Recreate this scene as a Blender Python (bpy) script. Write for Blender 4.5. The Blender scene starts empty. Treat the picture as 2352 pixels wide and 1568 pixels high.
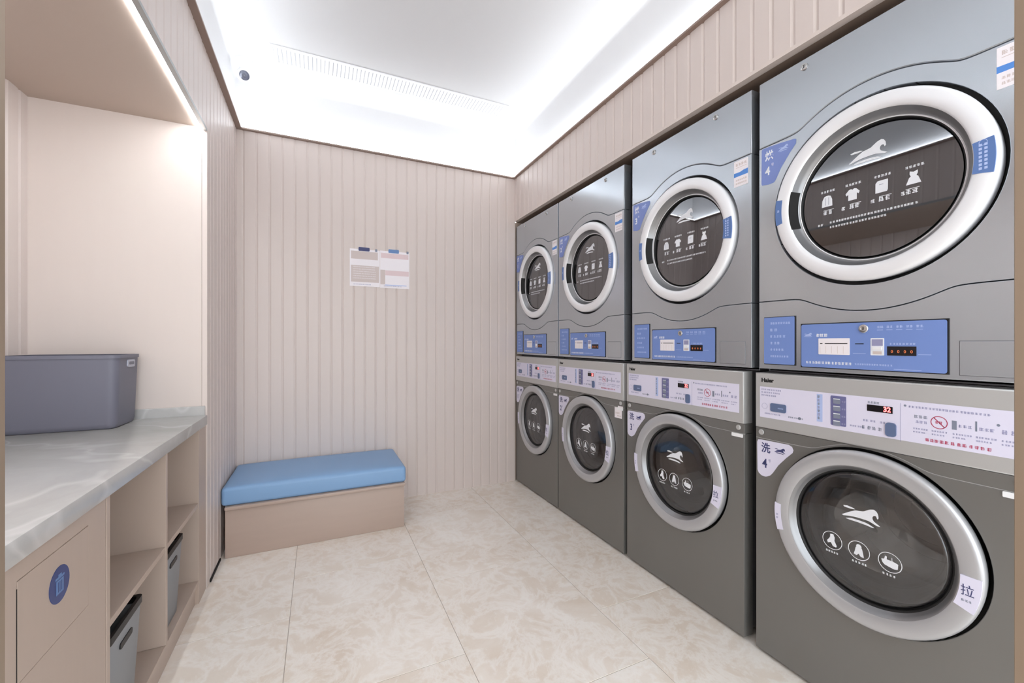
import bpy, bmesh, math, random
from mathutils import Vector, Matrix

R = math.radians
PI = math.pi
C = bpy.context.scene.collection
SC = bpy.context.scene
rnd = random.Random(11)


# ------------------------------------------------------------------ materials
def lin(v):
    v /= 255.0
    return v / 12.92 if v <= 0.04045 else ((v + 0.055) / 1.055) ** 2.4


def col(r, g, b):
    return (lin(r), lin(g), lin(b), 1.0)


def newmat(name):
    m = bpy.data.materials.new(name)
    m.use_nodes = True
    nt = m.node_tree
    return m, nt, nt.nodes['Principled BSDF']


def pbr(name, c, rough=0.5, metal=0.0, spec=0.5, bump=0.0, bscale=200.0, var=0.0, vscale=3.0, coat=0.0,
        stretch=None):
    m, nt, b = newmat(name)
    b.inputs['Base Color'].default_value = c
    b.inputs['Roughness'].default_value = rough
    b.inputs['Metallic'].default_value = metal
    b.inputs['Specular IOR Level'].default_value = spec
    b.inputs['Coat Weight'].default_value = coat
    tc = nt.nodes.new('ShaderNodeTexCoord')
    src = tc.outputs['Object']
    if stretch:
        mp = nt.nodes.new('ShaderNodeMapping')
        mp.inputs['Scale'].default_value = stretch
        nt.links.new(src, mp.inputs['Vector'])
        src = mp.outputs['Vector']
    if var > 0:
        n = nt.nodes.new('ShaderNodeTexNoise')
        n.inputs['Scale'].default_value = vscale
        n.inputs['Detail'].default_value = 5
        nt.links.new(src, n.inputs['Vector'])
        mx = nt.nodes.new('ShaderNodeMix')
        mx.data_type = 'RGBA'
        mx.inputs[6].default_value = tuple(min(1, x * (1 - var)) for x in c[:3]) + (1,)
        mx.inputs[7].default_value = tuple(min(1, x * (1 + var)) for x in c[:3]) + (1,)
        nt.links.new(n.outputs['Fac'], mx.inputs[0])
        nt.links.new(mx.outputs[2], b.inputs['Base Color'])
    if bump > 0:
        n2 = nt.nodes.new('ShaderNodeTexNoise')
        n2.inputs['Scale'].default_value = bscale
        n2.inputs['Detail'].default_value = 3
        nt.links.new(src, n2.inputs['Vector'])
        bp = nt.nodes.new('ShaderNodeBump')
        bp.inputs['Strength'].default_value = bump
        bp.inputs['Distance'].default_value = 0.002
        nt.links.new(n2.outputs['Fac'], bp.inputs['Height'])
        nt.links.new(bp.outputs['Normal'], b.inputs['Normal'])
    return m


def emit(name, c, strength):
    m, nt, b = newmat(name)
    b.inputs['Base Color'].default_value = c
    b.inputs['Emission Color'].default_value = c
    b.inputs['Emission Strength'].default_value = strength
    return m


def glass(name, tint, ior=1.6, rough=0.02):
    """tinted pane: fresnel mirror over a dark see-through sheet"""
    m, nt, b = newmat(name)
    nt.nodes.remove(b)
    out = nt.nodes['Material Output']
    g = nt.nodes.new('ShaderNodeBsdfGlossy')
    g.inputs['Roughness'].default_value = rough
    g.inputs['Color'].default_value = (0.95, 0.96, 1, 1)
    t = nt.nodes.new('ShaderNodeBsdfTransparent')
    t.inputs['Color'].default_value = tint
    fr = nt.nodes.new('ShaderNodeFresnel')
    fr.inputs['IOR'].default_value = ior
    mx = nt.nodes.new('ShaderNodeMixShader')
    nt.links.new(fr.outputs[0], mx.inputs[0])
    nt.links.new(t.outputs[0], mx.inputs[1])
    nt.links.new(g.outputs[0], mx.inputs[2])
    nt.links.new(mx.outputs[0], out.inputs['Surface'])
    return m


def marble(name, base, dark, light, scale=2.0, rough=0.3, vein=None, attr=False, spec=0.5, fine=True):
    m, nt, b = newmat(name)
    N = nt.nodes.new
    L = nt.links.new
    b.inputs['Roughness'].default_value = rough
    b.inputs['Specular IOR Level'].default_value = spec
    tc = N('ShaderNodeTexCoord')
    n1 = N('ShaderNodeTexNoise')
    n1.noise_dimensions = '4D'
    n1.inputs['Scale'].default_value = scale
    n1.inputs['Detail'].default_value = 7
    n1.inputs['Roughness'].default_value = 0.62
    n1.inputs['Distortion'].default_value = 0.6
    n2 = N('ShaderNodeTexNoise')
    n2.noise_dimensions = '4D'
    n2.inputs['Scale'].default_value = scale * (2.6 if fine else 1.0)
    n2.inputs['Detail'].default_value = 8 if fine else 3
    n2.inputs['Roughness'].default_value = 0.68 if fine else 0.5
    n2.inputs['Distortion'].default_value = 0.7
    for n in (n1, n2):
        L(tc.outputs['Object'], n.inputs['Vector'])
    if attr:
        at = N('ShaderNodeAttribute')
        at.attribute_name = 'tid'
        L(at.outputs['Fac'], n1.inputs['W'])
        L(at.outputs['Fac'], n2.inputs['W'])
    r1 = N('ShaderNodeValToRGB')
    r1.color_ramp.elements[0].position = 0.34
    r1.color_ramp.elements[0].color = dark
    r1.color_ramp.elements[1].position = 0.66
    r1.color_ramp.elements[1].color = base
    L(n1.outputs['Fac'], r1.inputs[0])
    r2 = N('ShaderNodeValToRGB')
    e = r2.color_ramp.elements
    e[0].position = 0.43 if fine else 0.488
    e[0].color = (0, 0, 0, 1)
    e[1].position = 0.5
    e[1].color = (1, 1, 1, 1)
    e2 = r2.color_ramp.elements.new(0.58 if fine else 0.512)
    e2.color = (0, 0, 0, 1)
    L(n2.outputs['Fac'], r2.inputs[0])
    mul = N('ShaderNodeMath')
    mul.operation = 'MULTIPLY'
    mul.inputs[1].default_value = 0.55 if vein is None else vein
    L(r2.outputs[0], mul.inputs[0])
    mx = N('ShaderNodeMix')
    mx.data_type = 'RGBA'
    mx.inputs[7].default_value = light
    L(mul.outputs[0], mx.inputs[0])
    L(r1.outputs[0], mx.inputs[6])
    L(mx.outputs[2], b.inputs['Base Color'])
    return m


M = dict(
    panel=pbr('fluted_panel', col(212, 199, 193), 0.42, var=0.02, vscale=6, stretch=(8, 8, .6)),
    panel_smooth=pbr('smooth_panel', col(214, 201, 194), 0.42, var=0.015, vscale=4, stretch=(6, 6, .6)),
    soffit=pbr('soffit_board', col(186, 169, 157), 0.5, var=0.02),
    plaster=pbr('white_plaster', col(206, 205, 206), 0.85, bump=0.04, bscale=300),
    bronze=pbr('bronze_trim', col(150, 130, 120), 0.45, 0.3),
    vent_back=pbr('vent_backing', col(188, 188, 192), 0.6),
    soffit_shaded=pbr('soffit_board_shaded', col(146, 126, 112), 0.5, var=0.02),  # underside over the machines: its shadow is darkened into the brown
    champagne=pbr('door_frame_metal', col(158, 140, 122), 0.4, 0.5, var=0.03),
    wood=pbr('pale_laminate', col(186, 168, 155), 0.45, var=0.025, vscale=5, stretch=(1, 12, 1)),
    wood_bench=pbr('bench_laminate', col(180, 160, 148), 0.45, var=0.035, vscale=5, stretch=(1, 8, 8)),
    black_gap=pbr('black_void', col(14, 12, 12), 0.7),
    floor=marble('floor_marble', col(238, 230, 221), col(220, 205, 189), col(248, 245, 241), 2.7, 0.36, 0.5, True),
    grout=pbr('grout', col(176, 164, 154), 0.8),
    stone=marble('counter_marble', col(198, 196, 194), col(170, 168, 166), col(226, 224, 223), 1.5, 0.22, 0.32, fine=False),
    led=emit('led_diffuser', (0.88, 0.95, 1, 1), 8.5),
    led_niche=emit('led_niche', (0.92, 0.97, 1, 1), 20.0),
    alu=pbr('aluminium', col(170, 172, 172), 0.4, 0.7),
    white=pbr('white_plastic', col(238, 238, 240), 0.4),
    cushion=pbr('blue_leatherette', col(128, 164, 204), 0.42, bump=0.12, bscale=420, var=0.02),
    tub=pbr('grey_plastic', col(113, 112, 125), 0.5, var=0.015),
    tub_tab=pbr('light_grey_plastic', col(180, 180, 192), 0.4),
    bin=pbr('bin_grey', col(140, 143, 147), 0.5),
    black=pbr('black_plastic', col(18, 17, 19), 0.45),
    rubber=pbr('black_rubber', col(12, 12, 14), 0.5),
    dryer_grey=pbr('silver_grey_enamel', col(188, 193, 200), 0.21, 0.8),
    washer_grey=pbr('dark_grey_enamel', col(123, 121, 118), 0.34, 0.35),
    side_grey=pbr('side_sheet', col(110, 110, 114), 0.4, 0.5),
    fascia=pbr('silver_fascia', col(190, 189, 188), 0.35, 0.3),
    ring=pbr('door_ring_silver', col(238, 238, 241), 0.28, 0.15),
    ring_w=pbr('door_ring_steel', col(188, 188, 191), 0.3, 0.4),
    ring_in=pbr('door_ring_inner', col(150, 150, 152), 0.3, 0.7),
    drum=pbr('drum_steel', col(232, 232, 234), 0.4, 0.1),
    glass_d=glass('dryer_door_glass', (0.09, 0.09, 0.10, 1), 2.6),
    glass_w=glass('washer_door_glass', (0.95, 0.96, 0.96, 1), 1.9),
    print_w=pbr('white_print', col(232, 234, 240), 0.5),
    blue=pbr('sticker_blue', col(92, 122, 178), 0.4),
    blue2=pbr('panel_blue', col(116, 142, 204), 0.4),
    blue3=pbr('label_blue', col(122, 140, 200), 0.4),
    paleblue=pbr('print_pale_blue', col(176, 192, 232), 0.5),
    navy=pbr('print_navy', col(62, 66, 112), 0.5),
    greyblue=pbr('button_grey_blue', col(96, 112, 146), 0.4),
    violet=pbr('keypad_violet', col(112, 112, 156), 0.4),
    lilac=pbr('sticker_lilac', col(222, 219, 238), 0.4),
    lilac_print=pbr('print_lilac', col(150, 150, 184), 0.5),
    greyprint=pbr('print_grey', col(128, 134, 152), 0.5),
    pink=pbr('print_red', col(176, 60, 92), 0.5),
    display=pbr('display_black', col(20, 16, 22), 0.2),
    digit=emit('display_digits', (1, 0.08, 0.08, 1), 2.2),
    digit_dim=emit('display_digits_dim', (0.6, 0.15, 0.05, 1), 0.25),
    chrome=pbr('chrome', col(200, 200, 200), 0.18, 1.0),
    skyblue=pbr('sticker_skyblue', col(84, 140, 216), 0.4),
    paper=pbr('paper', col(240, 234, 238), 0.6),
    paper_grey=pbr('paper_print_grey', col(206, 192, 188), 0.6),
    paper_pink=pbr('paper_print_pink', col(222, 200, 202), 0.6),
    navy2=pbr('sticker_navy', col(44, 64, 122), 0.35),
    midblue=pbr('sticker_mid_blue', col(92, 128, 180), 0.35),
    lens=pbr('lens_grey', col(92, 94, 108), 0.15, 0.2),
)


# ------------------------------------------------------------------ mesh tools
class MB:
    """collects geometry and links it as one mesh object"""

    def __init__(self, tf=None):
        self.v, self.f, self.m = [], [], []
        self.mats = []
        self.tf = tf or (lambda p: p)

    def mi(self, m):
        if m not in self.mats:
            self.mats.append(m)
        return self.mats.index(m)

    def add(self, vs, fs, m, raw=False):
        o = len(self.v)
        self.v += [tuple(p) if raw else tuple(self.tf(p)) for p in vs]
        self.f += [tuple(i + o for i in f) for f in fs]
        k = self.mi(m)
        self.m += [k] * len(fs)
        return self

    def bm(self, b, m):
        b.verts.ensure_lookup_table()
        for i, v in enumerate(b.verts):
            v.index = i
        self.add([v.co[:] for v in b.verts], [[v.index for v in f.verts] for f in b.faces], m)
        b.free()

    def box(self, x0, x1, y0, y1, z0, z1, m, bev=0.0, seg=2):
        b = bmesh.new()
        bmesh.ops.create_cube(b, size=1)
        for v in b.verts:
            v.co = Vector((x0 + (v.co.x + .5) * (x1 - x0), y0 + (v.co.y + .5) * (y1 - y0), z0 + (v.co.z + .5) * (z1 - z0)))
        if bev > 0:
            bmesh.ops.bevel(b, geom=b.edges[:], offset=bev, segments=seg, profile=.5, affect='EDGES')
        self.bm(b, m)
        return self

    def prism(self, pts, d0, d1, m):
        """polygon pts (a,h) extruded between depths d0<d1"""
        n = len(pts)
        area = sum(pts[i][0] * pts[(i + 1) % n][1] - pts[(i + 1) % n][0] * pts[i][1] for i in range(n))
        if area < 0:
            pts = pts[::-1]
        vs = [(a, h, d1) for a, h in pts] + [(a, h, d0) for a, h in pts]
        fs = [tuple(range(n)), tuple(range(2 * n - 1, n - 1, -1))]
        fs += [(i, n + i, n + (i + 1) % n, (i + 1) % n) for i in range(n)]
        return self.add(vs, fs, m)

    def rect(self, a0, a1, h0, h1, d0, d1, m):
        return self.prism([(a0, h0), (a1, h0), (a1, h1), (a0, h1)], d0, d1, m)

    def rrect(self, a0, a1, h0, h1, r, d0, d1, m, n=5):
        pts = []
        for cx, cy, s in ((a1 - r, h1 - r, 0), (a0 + r, h1 - r, 90), (a0 + r, h0 + r, 180), (a1 - r, h0 + r, 270)):
            for i in range(n + 1):
                t = R(s + 90 * i / n)
                pts.append((cx + r * math.cos(t), cy + r * math.sin(t)))
        return self.prism(pts, d0, d1, m)

    def disc(self, a, h, r, d0, d1, m, n=28, ry=None):
        ry = ry or r
        return self.prism([(a + r * math.cos(2 * PI * i / n), h + ry * math.sin(2 * PI * i / n)) for i in range(n)], d0, d1, m)

    def sector(self, ca, ch, r0, r1, t0, t1, d0, d1, m, n=14):
        pts = [(ca + r1 * math.cos(R(t0 + (t1 - t0) * i / n)), ch + r1 * math.sin(R(t0 + (t1 - t0) * i / n))) for i in range(n + 1)]
        pts += [(ca + r0 * math.cos(R(t1 + (t0 - t1) * i / n)), ch + r0 * math.sin(R(t1 + (t0 - t1) * i / n))) for i in range(n + 1)]
        return self.prism(pts, d0, d1, m)

    def hoop(self, a, h, r0, r1, d0, d1, m, n=32):
        vs, fs = [], []
        for i in range(n):
            t = 2 * PI * i / n
            c, s = math.cos(t), math.sin(t)
            vs += [(a + r0 * c, h + r0 * s, d1), (a + r1 * c, h + r1 * s, d1), (a + r1 * c, h + r1 * s, d0), (a + r0 * c, h + r0 * s, d0)]
        for i in range(n):
            j = (i + 1) % n
            for k in range(4):
                l = (k + 1) % 4
                fs.append((4 * i + k, 4 * i + l, 4 * j + l, 4 * j + k))
        return self.add(vs, fs, m)

    def revolve(self, ca, ch, prof, m, n=96, t0=0.0, t1=360.0, skip=None):
        """profile of (r,d) turned about the door axis; skip = set of dropped (segment, strip)"""
        full = abs(t1 - t0 - 360) < 1e-6
        k = n if full else n + 1
        vs, fs = [], []
        for i in range(k):
            t = R(t0 + (t1 - t0) * i / n)
            for r, d in prof:
                vs.append((ca + r * math.cos(t), ch + r * math.sin(t), d))
        p = len(prof)
        for i in range(n):
            j = (i + 1) % k
            for q in range(p - 1):
                fs.append((i * p + q, j * p + q, j * p + q + 1, i * p + q + 1))
        return self.add(vs, fs, m)

    def mesh(self, me, m, mat4=None):
        vs = [(mat4 @ v.co)[:] if mat4 else v.co[:] for v in me.vertices]
        return self.add(vs, [tuple(p.vertices) for p in me.polygons], m)

    def plate(self, loops, d0, d1, m, bev=0.0015):
        """flat plate with holes and softened edges; first loop is the outline"""
        cu = bpy.data.curves.new('tmp', 'CURVE')
        cu.dimensions = '2D'
        cu.fill_mode = 'BOTH'
        cu.extrude = max(1e-5, (d1 - d0) / 2 - bev)
        cu.bevel_depth = bev
        cu.bevel_resolution = 1
        cu.offset = -bev
        for lp in loops:
            sp = cu.splines.new('POLY')
            sp.points.add(len(lp) - 1)
            for i, (a, h) in enumerate(lp):
                sp.points[i].co = (a, h, 0, 1)
            sp.use_cyclic_u = True
        o = bpy.data.objects.new('tmp', cu)
        C.objects.link(o)
        dg = bpy.context.evaluated_depsgraph_get()
        me = bpy.data.meshes.new_from_object(o.evaluated_get(dg))
        self.mesh(me, m, Matrix.Translation((0, 0, (d0 + d1) / 2)))
        bpy.data.objects.remove(o)
        bpy.data.meshes.remove(me)
        bpy.data.curves.remove(cu)
        return self

    def text(self, s, a, h, size, d, m, sx=1.0, bold=0.0, thick=0.0002):
        """lettering centred at (a,h), capital height about size"""
        cu = bpy.data.curves.new('tmp', 'FONT')
        cu.body = s
        cu.size = size
        cu.align_x = 'CENTER'
        cu.align_y = 'CENTER'
        cu.offset = bold
        cu.extrude = thick
        cu.resolution_u = 3
        o = bpy.data.objects.new('tmp', cu)
        C.objects.link(o)
        dg = bpy.context.evaluated_depsgraph_get()
        me = bpy.data.meshes.new_from_object(o.evaluated_get(dg))
        self.mesh(me, m, Matrix.Translation((a, h, d)) @ Matrix.Diagonal((sx, 1, 1, 1)))
        bpy.data.objects.remove(o)
        bpy.data.meshes.remove(me)
        bpy.data.curves.remove(cu)
        return self

    def glyphs(self, a0, a1, h, size, d, m, fill=.8, seed=None):
        """a line of small unreadable characters, each a few strokes in a square"""
        q = random.Random(seed if seed is not None else rnd.random())
        a = a0
        while a < a1 - size * .4:
            s = size * .86
            for k in range(3):
                y = h - s / 2 + s * (k + .25) / 3
                x0 = a + q.uniform(0, .2) * s
                x1 = a + q.uniform(.75, 1) * s
                self.rect(x0, x1, y, y + s * .17, d, d + .00025, m)
            x = a + q.uniform(.25, .65) * s
            self.rect(x, x + s * .16, h - s / 2, h + s / 2, d, d + .0003, m)
            if q.random() > .5:
                x = a + q.uniform(.0, .2) * s
                self.rect(x, x + s * .14, h - s / 2, h + s / 2, d, d + .0003, m)
            a += size * (1 if q.random() < fill else 1.25)
        return self

    def build(self, name, parent=None, smooth=35, label=None):
        me = bpy.data.meshes.new(name)
        me.from_pydata(self.v, [], self.f)
        for m in self.mats:
            me.materials.append(m)
        me.polygons.foreach_set('material_index', self.m)
        if smooth:
            me.polygons.foreach_set('use_smooth', [True] * len(me.polygons))
            me.set_sharp_from_angle(angle=R(smooth))
        me.update()
        o = bpy.data.objects.new(name, me)
        C.objects.link(o)
        if parent is not None:
            o.parent = parent
        if label:
            o['label'] = label
        return o


def thing(name, label, cat, loc=(0, 0, 0), group=None):
    o = bpy.data.objects.new(name, None)
    o.empty_display_size = .1
    C.objects.link(o)
    o.location = loc
    return tag(o, label, cat, group)


def tag(o, label, cat, group=None):
    o['label'] = label
    o['category'] = cat
    if group:
        o['group'] = group
    return o


def struct(o):
    o['kind'] = 'structure'
    return o


def dup(o, parent=None):
    c = o.copy()
    C.objects.link(c)
    if parent is not None:
        c.parent = parent
    for ch in list(o.children):
        dup(ch, c)
    return c


# ------------------------------------------------------------------ room figures
XR = 1.470      # panelled face of the right wall (above the machines)
XM = 1.483      # fronts of the machines
XL = -0.475     # left wall
YB = 3.125      # back wall
ZT = 2.495      # top of the panelling
ZC = 2.87       # ceiling
ZS = 2.145      # soffit over the machines / niche ceiling
YN = 2.362      # far end of the counter niche
XN = -1.075     # back of the niche
Y0 = 0.20       # inner side of the doorway
YG = -3.2       # how far the floor runs out of the doorway
YF = -0.9       # how far the setting reaches behind the doorway
PITCH = 0.0735


def grooved(mb, p0, u, L, n, z0, z1, off, m, thick=.02, gw=.0085, gd=.0045):
    """vertical board cladding: boards with soft V joints, face on line p0+u*s, n points into the room"""
    u = Vector(u)
    n = Vector(n)
    prof = [(0.0, 0.0)]
    g = off
    while g < L - gw:
        if g > gw:
            for k, dd in ((-1, 0), (-.12, 1), (.12, 1), (1, 0)):
                prof.append((g + k * gw, -dd * gd))
        g += PITCH
    prof.append((L, 0.0))
    pts = [Vector(p0) + u * s + n * d for s, d in prof]
    back = [Vector(p0) + u * L - n * thick, Vector(p0) - n * thick]
    ring = pts + back
    k = len(ring)
    vs = [(p.x, p.y, z0) for p in ring] + [(p.x, p.y, z1) for p in ring]
    fs = [(i, (i + 1) % k, k + (i + 1) % k, k + i) for i in range(k)]
    fs += [tuple(range(k - 1, -1, -1)), tuple(range(k, 2 * k))]
    mb.add(vs, fs, m)


# ------------------------------------------------------------------ floor, ceiling, walls
def build_floor():
    mb = MB()
    mb.box(-1.6, 2.6, YG, 3.4, -.05, -.0012, M['grout'])
    nb = len(mb.f)
    tid = [0.0] * nb
    c0 = -.111 - 3 * .6
    for i in range(8):
        x0, x1 = c0 + .6 * i, c0 + .6 * (i + 1)
        off = 1.465 if (i - 3) % 2 == 0 else 1.165
        for k in range(-7, 4):
            y0, y1 = off + .8 * k, off + .8 * (k + 1)
            xa, xb, ya, yb = max(x0, -1.6) + .0011, min(x1, 2.6) - .0011, max(y0, YG) + .0011, min(y1, 3.4) - .0011
            if xb - xa < .01 or yb - ya < .01:
                continue
            n0 = len(mb.f)
            mb.box(xa, xb, ya, yb, -.012, 0, M['floor'], .0008, 1)
            tid += [rnd.uniform(0, 40)] * (len(mb.f) - n0)
    o = mb.build('floor', smooth=30)
    at = o.data.attributes.new('tid', 'FLOAT', 'FACE')
    at.data.foreach_set('value', tid)
    struct(o)


build_floor()

BX, BL, BY = 1.497, -.490, 3.178     # plaster band around the raised ceiling


def build_ceiling():
    mb = MB()
    r = .03
    # inner loft: walls of the raised tray with a small cove radius, then the flat
    prof = [(0, ZT - .02), (0, ZC - r)] + [(r - r * math.cos(R(t)), ZC - r + r * math.sin(R(t))) for t in (30, 60, 90)]
    x0, x1, y0, y1 = BL, BX, YF, BY
    rings = []
    for ins, z in prof:
        rings.append([(x0 + ins, y0, z), (x1 - ins, y0, z), (x1 - ins, y1 - ins, z), (x0 + ins, y1 - ins, z)])
    vs = [p for rg in rings for p in rg]
    fs = []
    for i in range(len(rings) - 1):
        for k in (1, 2, 3):
            l = (k + 1) % 4
            if k == 3:
                l = 0
            fs.append((4 * i + k, 4 * (i + 1) + k, 4 * (i + 1) + l, 4 * i + l))
    q = 4 * (len(rings) - 1)
    fs.append((q, q + 3, q + 2, q + 1))
    mb.add(vs, fs, M['plaster'])
    # outer shell so the tray has thickness
    mb.box(x0 - .06, x1 + .06, y0, y1 + .06, ZC + .001, ZC + .06, M['plaster'])
    mb.box(x0 - .06, x0 - .001, y0, y1 + .06, ZT - .02, ZC + .03, M['plaster'])
    mb.box(x1 + .001, x1 + .06, y0, y1 + .06, ZT - .02, ZC + .03, M['plaster'])
    mb.box(x0 - .06, x1 + .06, y1 + .001, y1 + .06, ZT - .02, ZC + .03, M['plaster'])
    struct(mb.build('ceiling', smooth=40))


build_ceiling()


def build_walls():
    mb = MB()
    grooved(mb, (XL, YB, 0), (1, 0, 0), XR + .004 - XL, (0, -1, 0), 0.0, ZT, .035, M['panel'])
    mb.box(XL - .6, XR + .004, YB + .021, YB + .05, 0, ZT - .01, M['panel_smooth'])
    struct(mb.build('wall_back', smooth=0))

    mb = MB()                                            # right: header over the machine bay, bay lining
    grooved(mb, (XR, YB, 0), (0, -1, 0), YB - YF, (-1, 0, 0), ZS + .014, ZT, .03, M['panel'])
    mb.box(XR - .001, XR + .03, YF, YB, ZS, ZS + .0138, M['panel_smooth'])
    mb.box(XR + .0302, 2.3, YF, YB + .04, ZS + .002, ZS + .03, M['soffit_shaded'])
    mb.box(2.27, 2.3, YF, YB + .06, 0, ZS, M['soffit'])
    mb.box(XR + .006, 2.27, YB + .022, YB + .06, 0, ZS, M['soffit'])
    struct(mb.build('wall_right', smooth=0))

    mb = MB()                                            # left: strip by the bench, header over the niche
    grooved(mb, (XL, YN + .045, 0), (0, 1, 0), YB - YN - .045, (1, 0, 0), 0, ZT, .02, M['panel'])
    grooved(mb, (XL, YF, 0), (0, 1, 0), YN + .045 - YF, (1, 0, 0), ZS + .0, ZT, .02, M['panel'], gd=.002)
    mb.box(XL - .02, XL + .0005, YN, YN + .0448, 0, ZS - .0005, M['panel_smooth'], .001, 1)
    struct(mb.build('wall_left', smooth=0))

    mb = MB()                                            # niche: far cheek, fluted back
    mb.box(XN - .02, XL - .0205, YN, YN + .03, 0, ZS, M['panel_smooth'])
    grooved(mb, (XN, YF, 0), (0, 1, 0), YN - YF, (1, 0, 0), 0, ZS, .05, M['panel'])
    struct(mb.build('wall_niche', smooth=0))

    mb = MB()
    mb.box(XN - .02, -.512, YF, YN + .03, ZS - .0006, ZS + .02, M['soffit'])
    struct(mb.build('ceiling_niche'))


build_walls()


def build_trims():
    n = 1
    for x0, x1, y0, y1 in ((XL - .014, XR + .024, YB - .022, YB + .05), (XR - .022, XR + .024, YF, YB - .0222), (XL - .0145, XL + .03, YF, YB - .0222)):
        mb = MB()
        mb.box(x0, x1, y0, y1, ZT + .0002, ZT + .011, M['bronze'], .001, 1)
        struct(mb.build('trim_%d' % n))
        n += 1
    # lights lie on the ledges, behind their front edge
    lab = ('white led strip on the bronze ledge above the fluted back wall',
           'white led strip on the bronze ledge above the row of machines',
           'white led strip on the bronze ledge above the counter niche')
    for (x0, x1, y0, y1), l in zip(((BL + .01, BX - .01, YB - .012, YB + .012), (XR - .012, XR + .012, YF + .1, YB - .02),
                                    (XL - .008, XL + .016, YF + .1, YB - .02)), lab):
        mb = MB()
        mb.box(x0, x1, y0, y1, ZT + .0112, ZT + .018, M['led'])
        tag(mb.build('cove_light'), l, 'light')


build_trims()


def build_doorframe():
    mb = MB()
    for x0, x1 in ((-.0962 - .05, -.0962), (.7536, .7536 + .05)):
        mb.box(x0, x1, .10, Y0, 0, 2.42, M['champagne'], .0006, 1)
    mb.box(-.1462, .8036, .10, Y0, 2.42, 2.50, M['champagne'], .003, 2)
    struct(mb.build('door_1'))


build_doorframe()

mb = MB()
mb.box(XL + .0005, XL + .006, YN + .05, 2.632, 0, .012, M['black_gap'])
struct(mb.build('baseboard_left'))


# ------------------------------------------------------------------ horse emblem and garment icons
HORSE = [[(-.0507, -.0147), (-.0383, -.0059), (-.0261, .0029), (-.0141, .0101), (-.0023, .0122), (.007, .0145), (.015, .0207), (.0229, .0258), (.0319, .0287), (.0385, .0253), (.0425, .0174), (.0438, .0073), (.0407, .0034), (.0374, .0115), (.0323, .0109), (.0292, .0065), (.0288, .001), (.0319, -.0054), (.0396, -.0104), (.0484, -.0154), (.0407, -.0166), (.0297, -.013), (.0184, -.0093), (.0024, -.0092), (-.0141, -.0099), (-.0309, -.0124), (-.0457, -.0163)],
         [(-.0469, .0151), (-.0358, .0176), (-.0212, .0158), (-.0141, .0128), (-.0261, .0107), (-.0383, .0111), (-.0444, .0117)],
         [(-.0407, -.0218), (-.0261, -.0173), (-.007, -.0164), (.0116, -.0174), (.0229, -.0197), (.0341, -.0246), (.0274, -.026), (.0116, -.0242), (-.007, -.0233), (-.0261, -.0237), (-.0358, -.0233)]]


def horse(mb, a, h, d, m, s=1.0, t=.0003):
    for P in HORSE:
        mb.prism([(a + x * s, h + y * s) for x, y in P], d, d + t, m)


# ------------------------------------------------------------------ tumble dryers
W2 = .336
DB = 1.037            # underside of the dryers


def smax(x, y, k=.012):
    return (x + y + math.sqrt((x - y) ** 2 + k * k)) / 2


def loop_circle(a, h, r, n=72):
    return [(a + r * math.cos(2 * PI * i / n), h + r * math.sin(2 * PI * i / n)) for i in range(n)]


def seam(flat, Rr, ch, sign, ca=0.0, w=W2, n=72):
    out = []
    for i in range(n + 1):
        a = -w + 2 * w * i / n
        q = Rr * Rr - (a - ca) ** 2
        arc = sign * (math.sqrt(q) if q > 0 else -9)
        out.append((a, ch + sign * smax(sign * (flat - ch), sign * arc)))
    return out


def dryer_tf(p):
    a, h, d = p
    return (-d, -a, h - DB)


def pane_tf(p):
    """the dryer's pane sits slightly raked in its ring"""
    a, h, d = p
    return dryer_tf((a, h, d - .0030 - (h - 1.600) * .026))


def washer_tf(p):
    a, h, d = p
    return (-d, -a, h)


def shift(pts, dh):
    return [(a, h + dh) for a, h in pts]


DCA, DCH = .003, 1.600
DTOP = 2.1005
NUMTXT = {}


def dryer_number(num):
    mb = MB(dryer_tf)
    P = [(-.3255, 1.852), (-.321, 1.8565), (-.26, 1.852), (-.209, 1.8455), (-.2035, 1.842), (-.2045, 1.828), (-.226, 1.803),
         (-.256, 1.762), (-.2745, 1.727), (-.281, 1.7205), (-.30, 1.719), (-.3245, 1.724), (-.3265, 1.728)]
    mb.prism(P, .0002, .001, M['blue3'])
    mb.text('烘', -.297, 1.821, .037, .0012, M['print_w'], .85, .0006)
    mb.text(num, -.303, 1.767, .042, .0012, M['print_w'], .85, .0010)
    mb.text('号', -.285, 1.786, .013, .0012, M['lilac'], .8)
    horse(mb, -.246, 1.829, .001, M['paleblue'], .36)
    return mb


def shell(mb, x0, x1, hw, z0, z1, t=.004):
    """sheet-metal cabinet, open at the front where the panels close it"""
    m = M['side_grey']
    mb.box(x0, x1, -hw, -hw + t, z0, z1, m, .001, 1)
    mb.box(x0, x1, hw - t, hw, z0, z1, m, .001, 1)
    mb.box(x0, x1, -hw + t, hw - t, z0, z0 + t, m)
    mb.box(x0, x1, -hw + t, hw - t, z1 - t, z1, m)
    mb.box(x1 - t, x1, -hw + t, hw - t, z0 + t, z1 - t, m)


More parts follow.
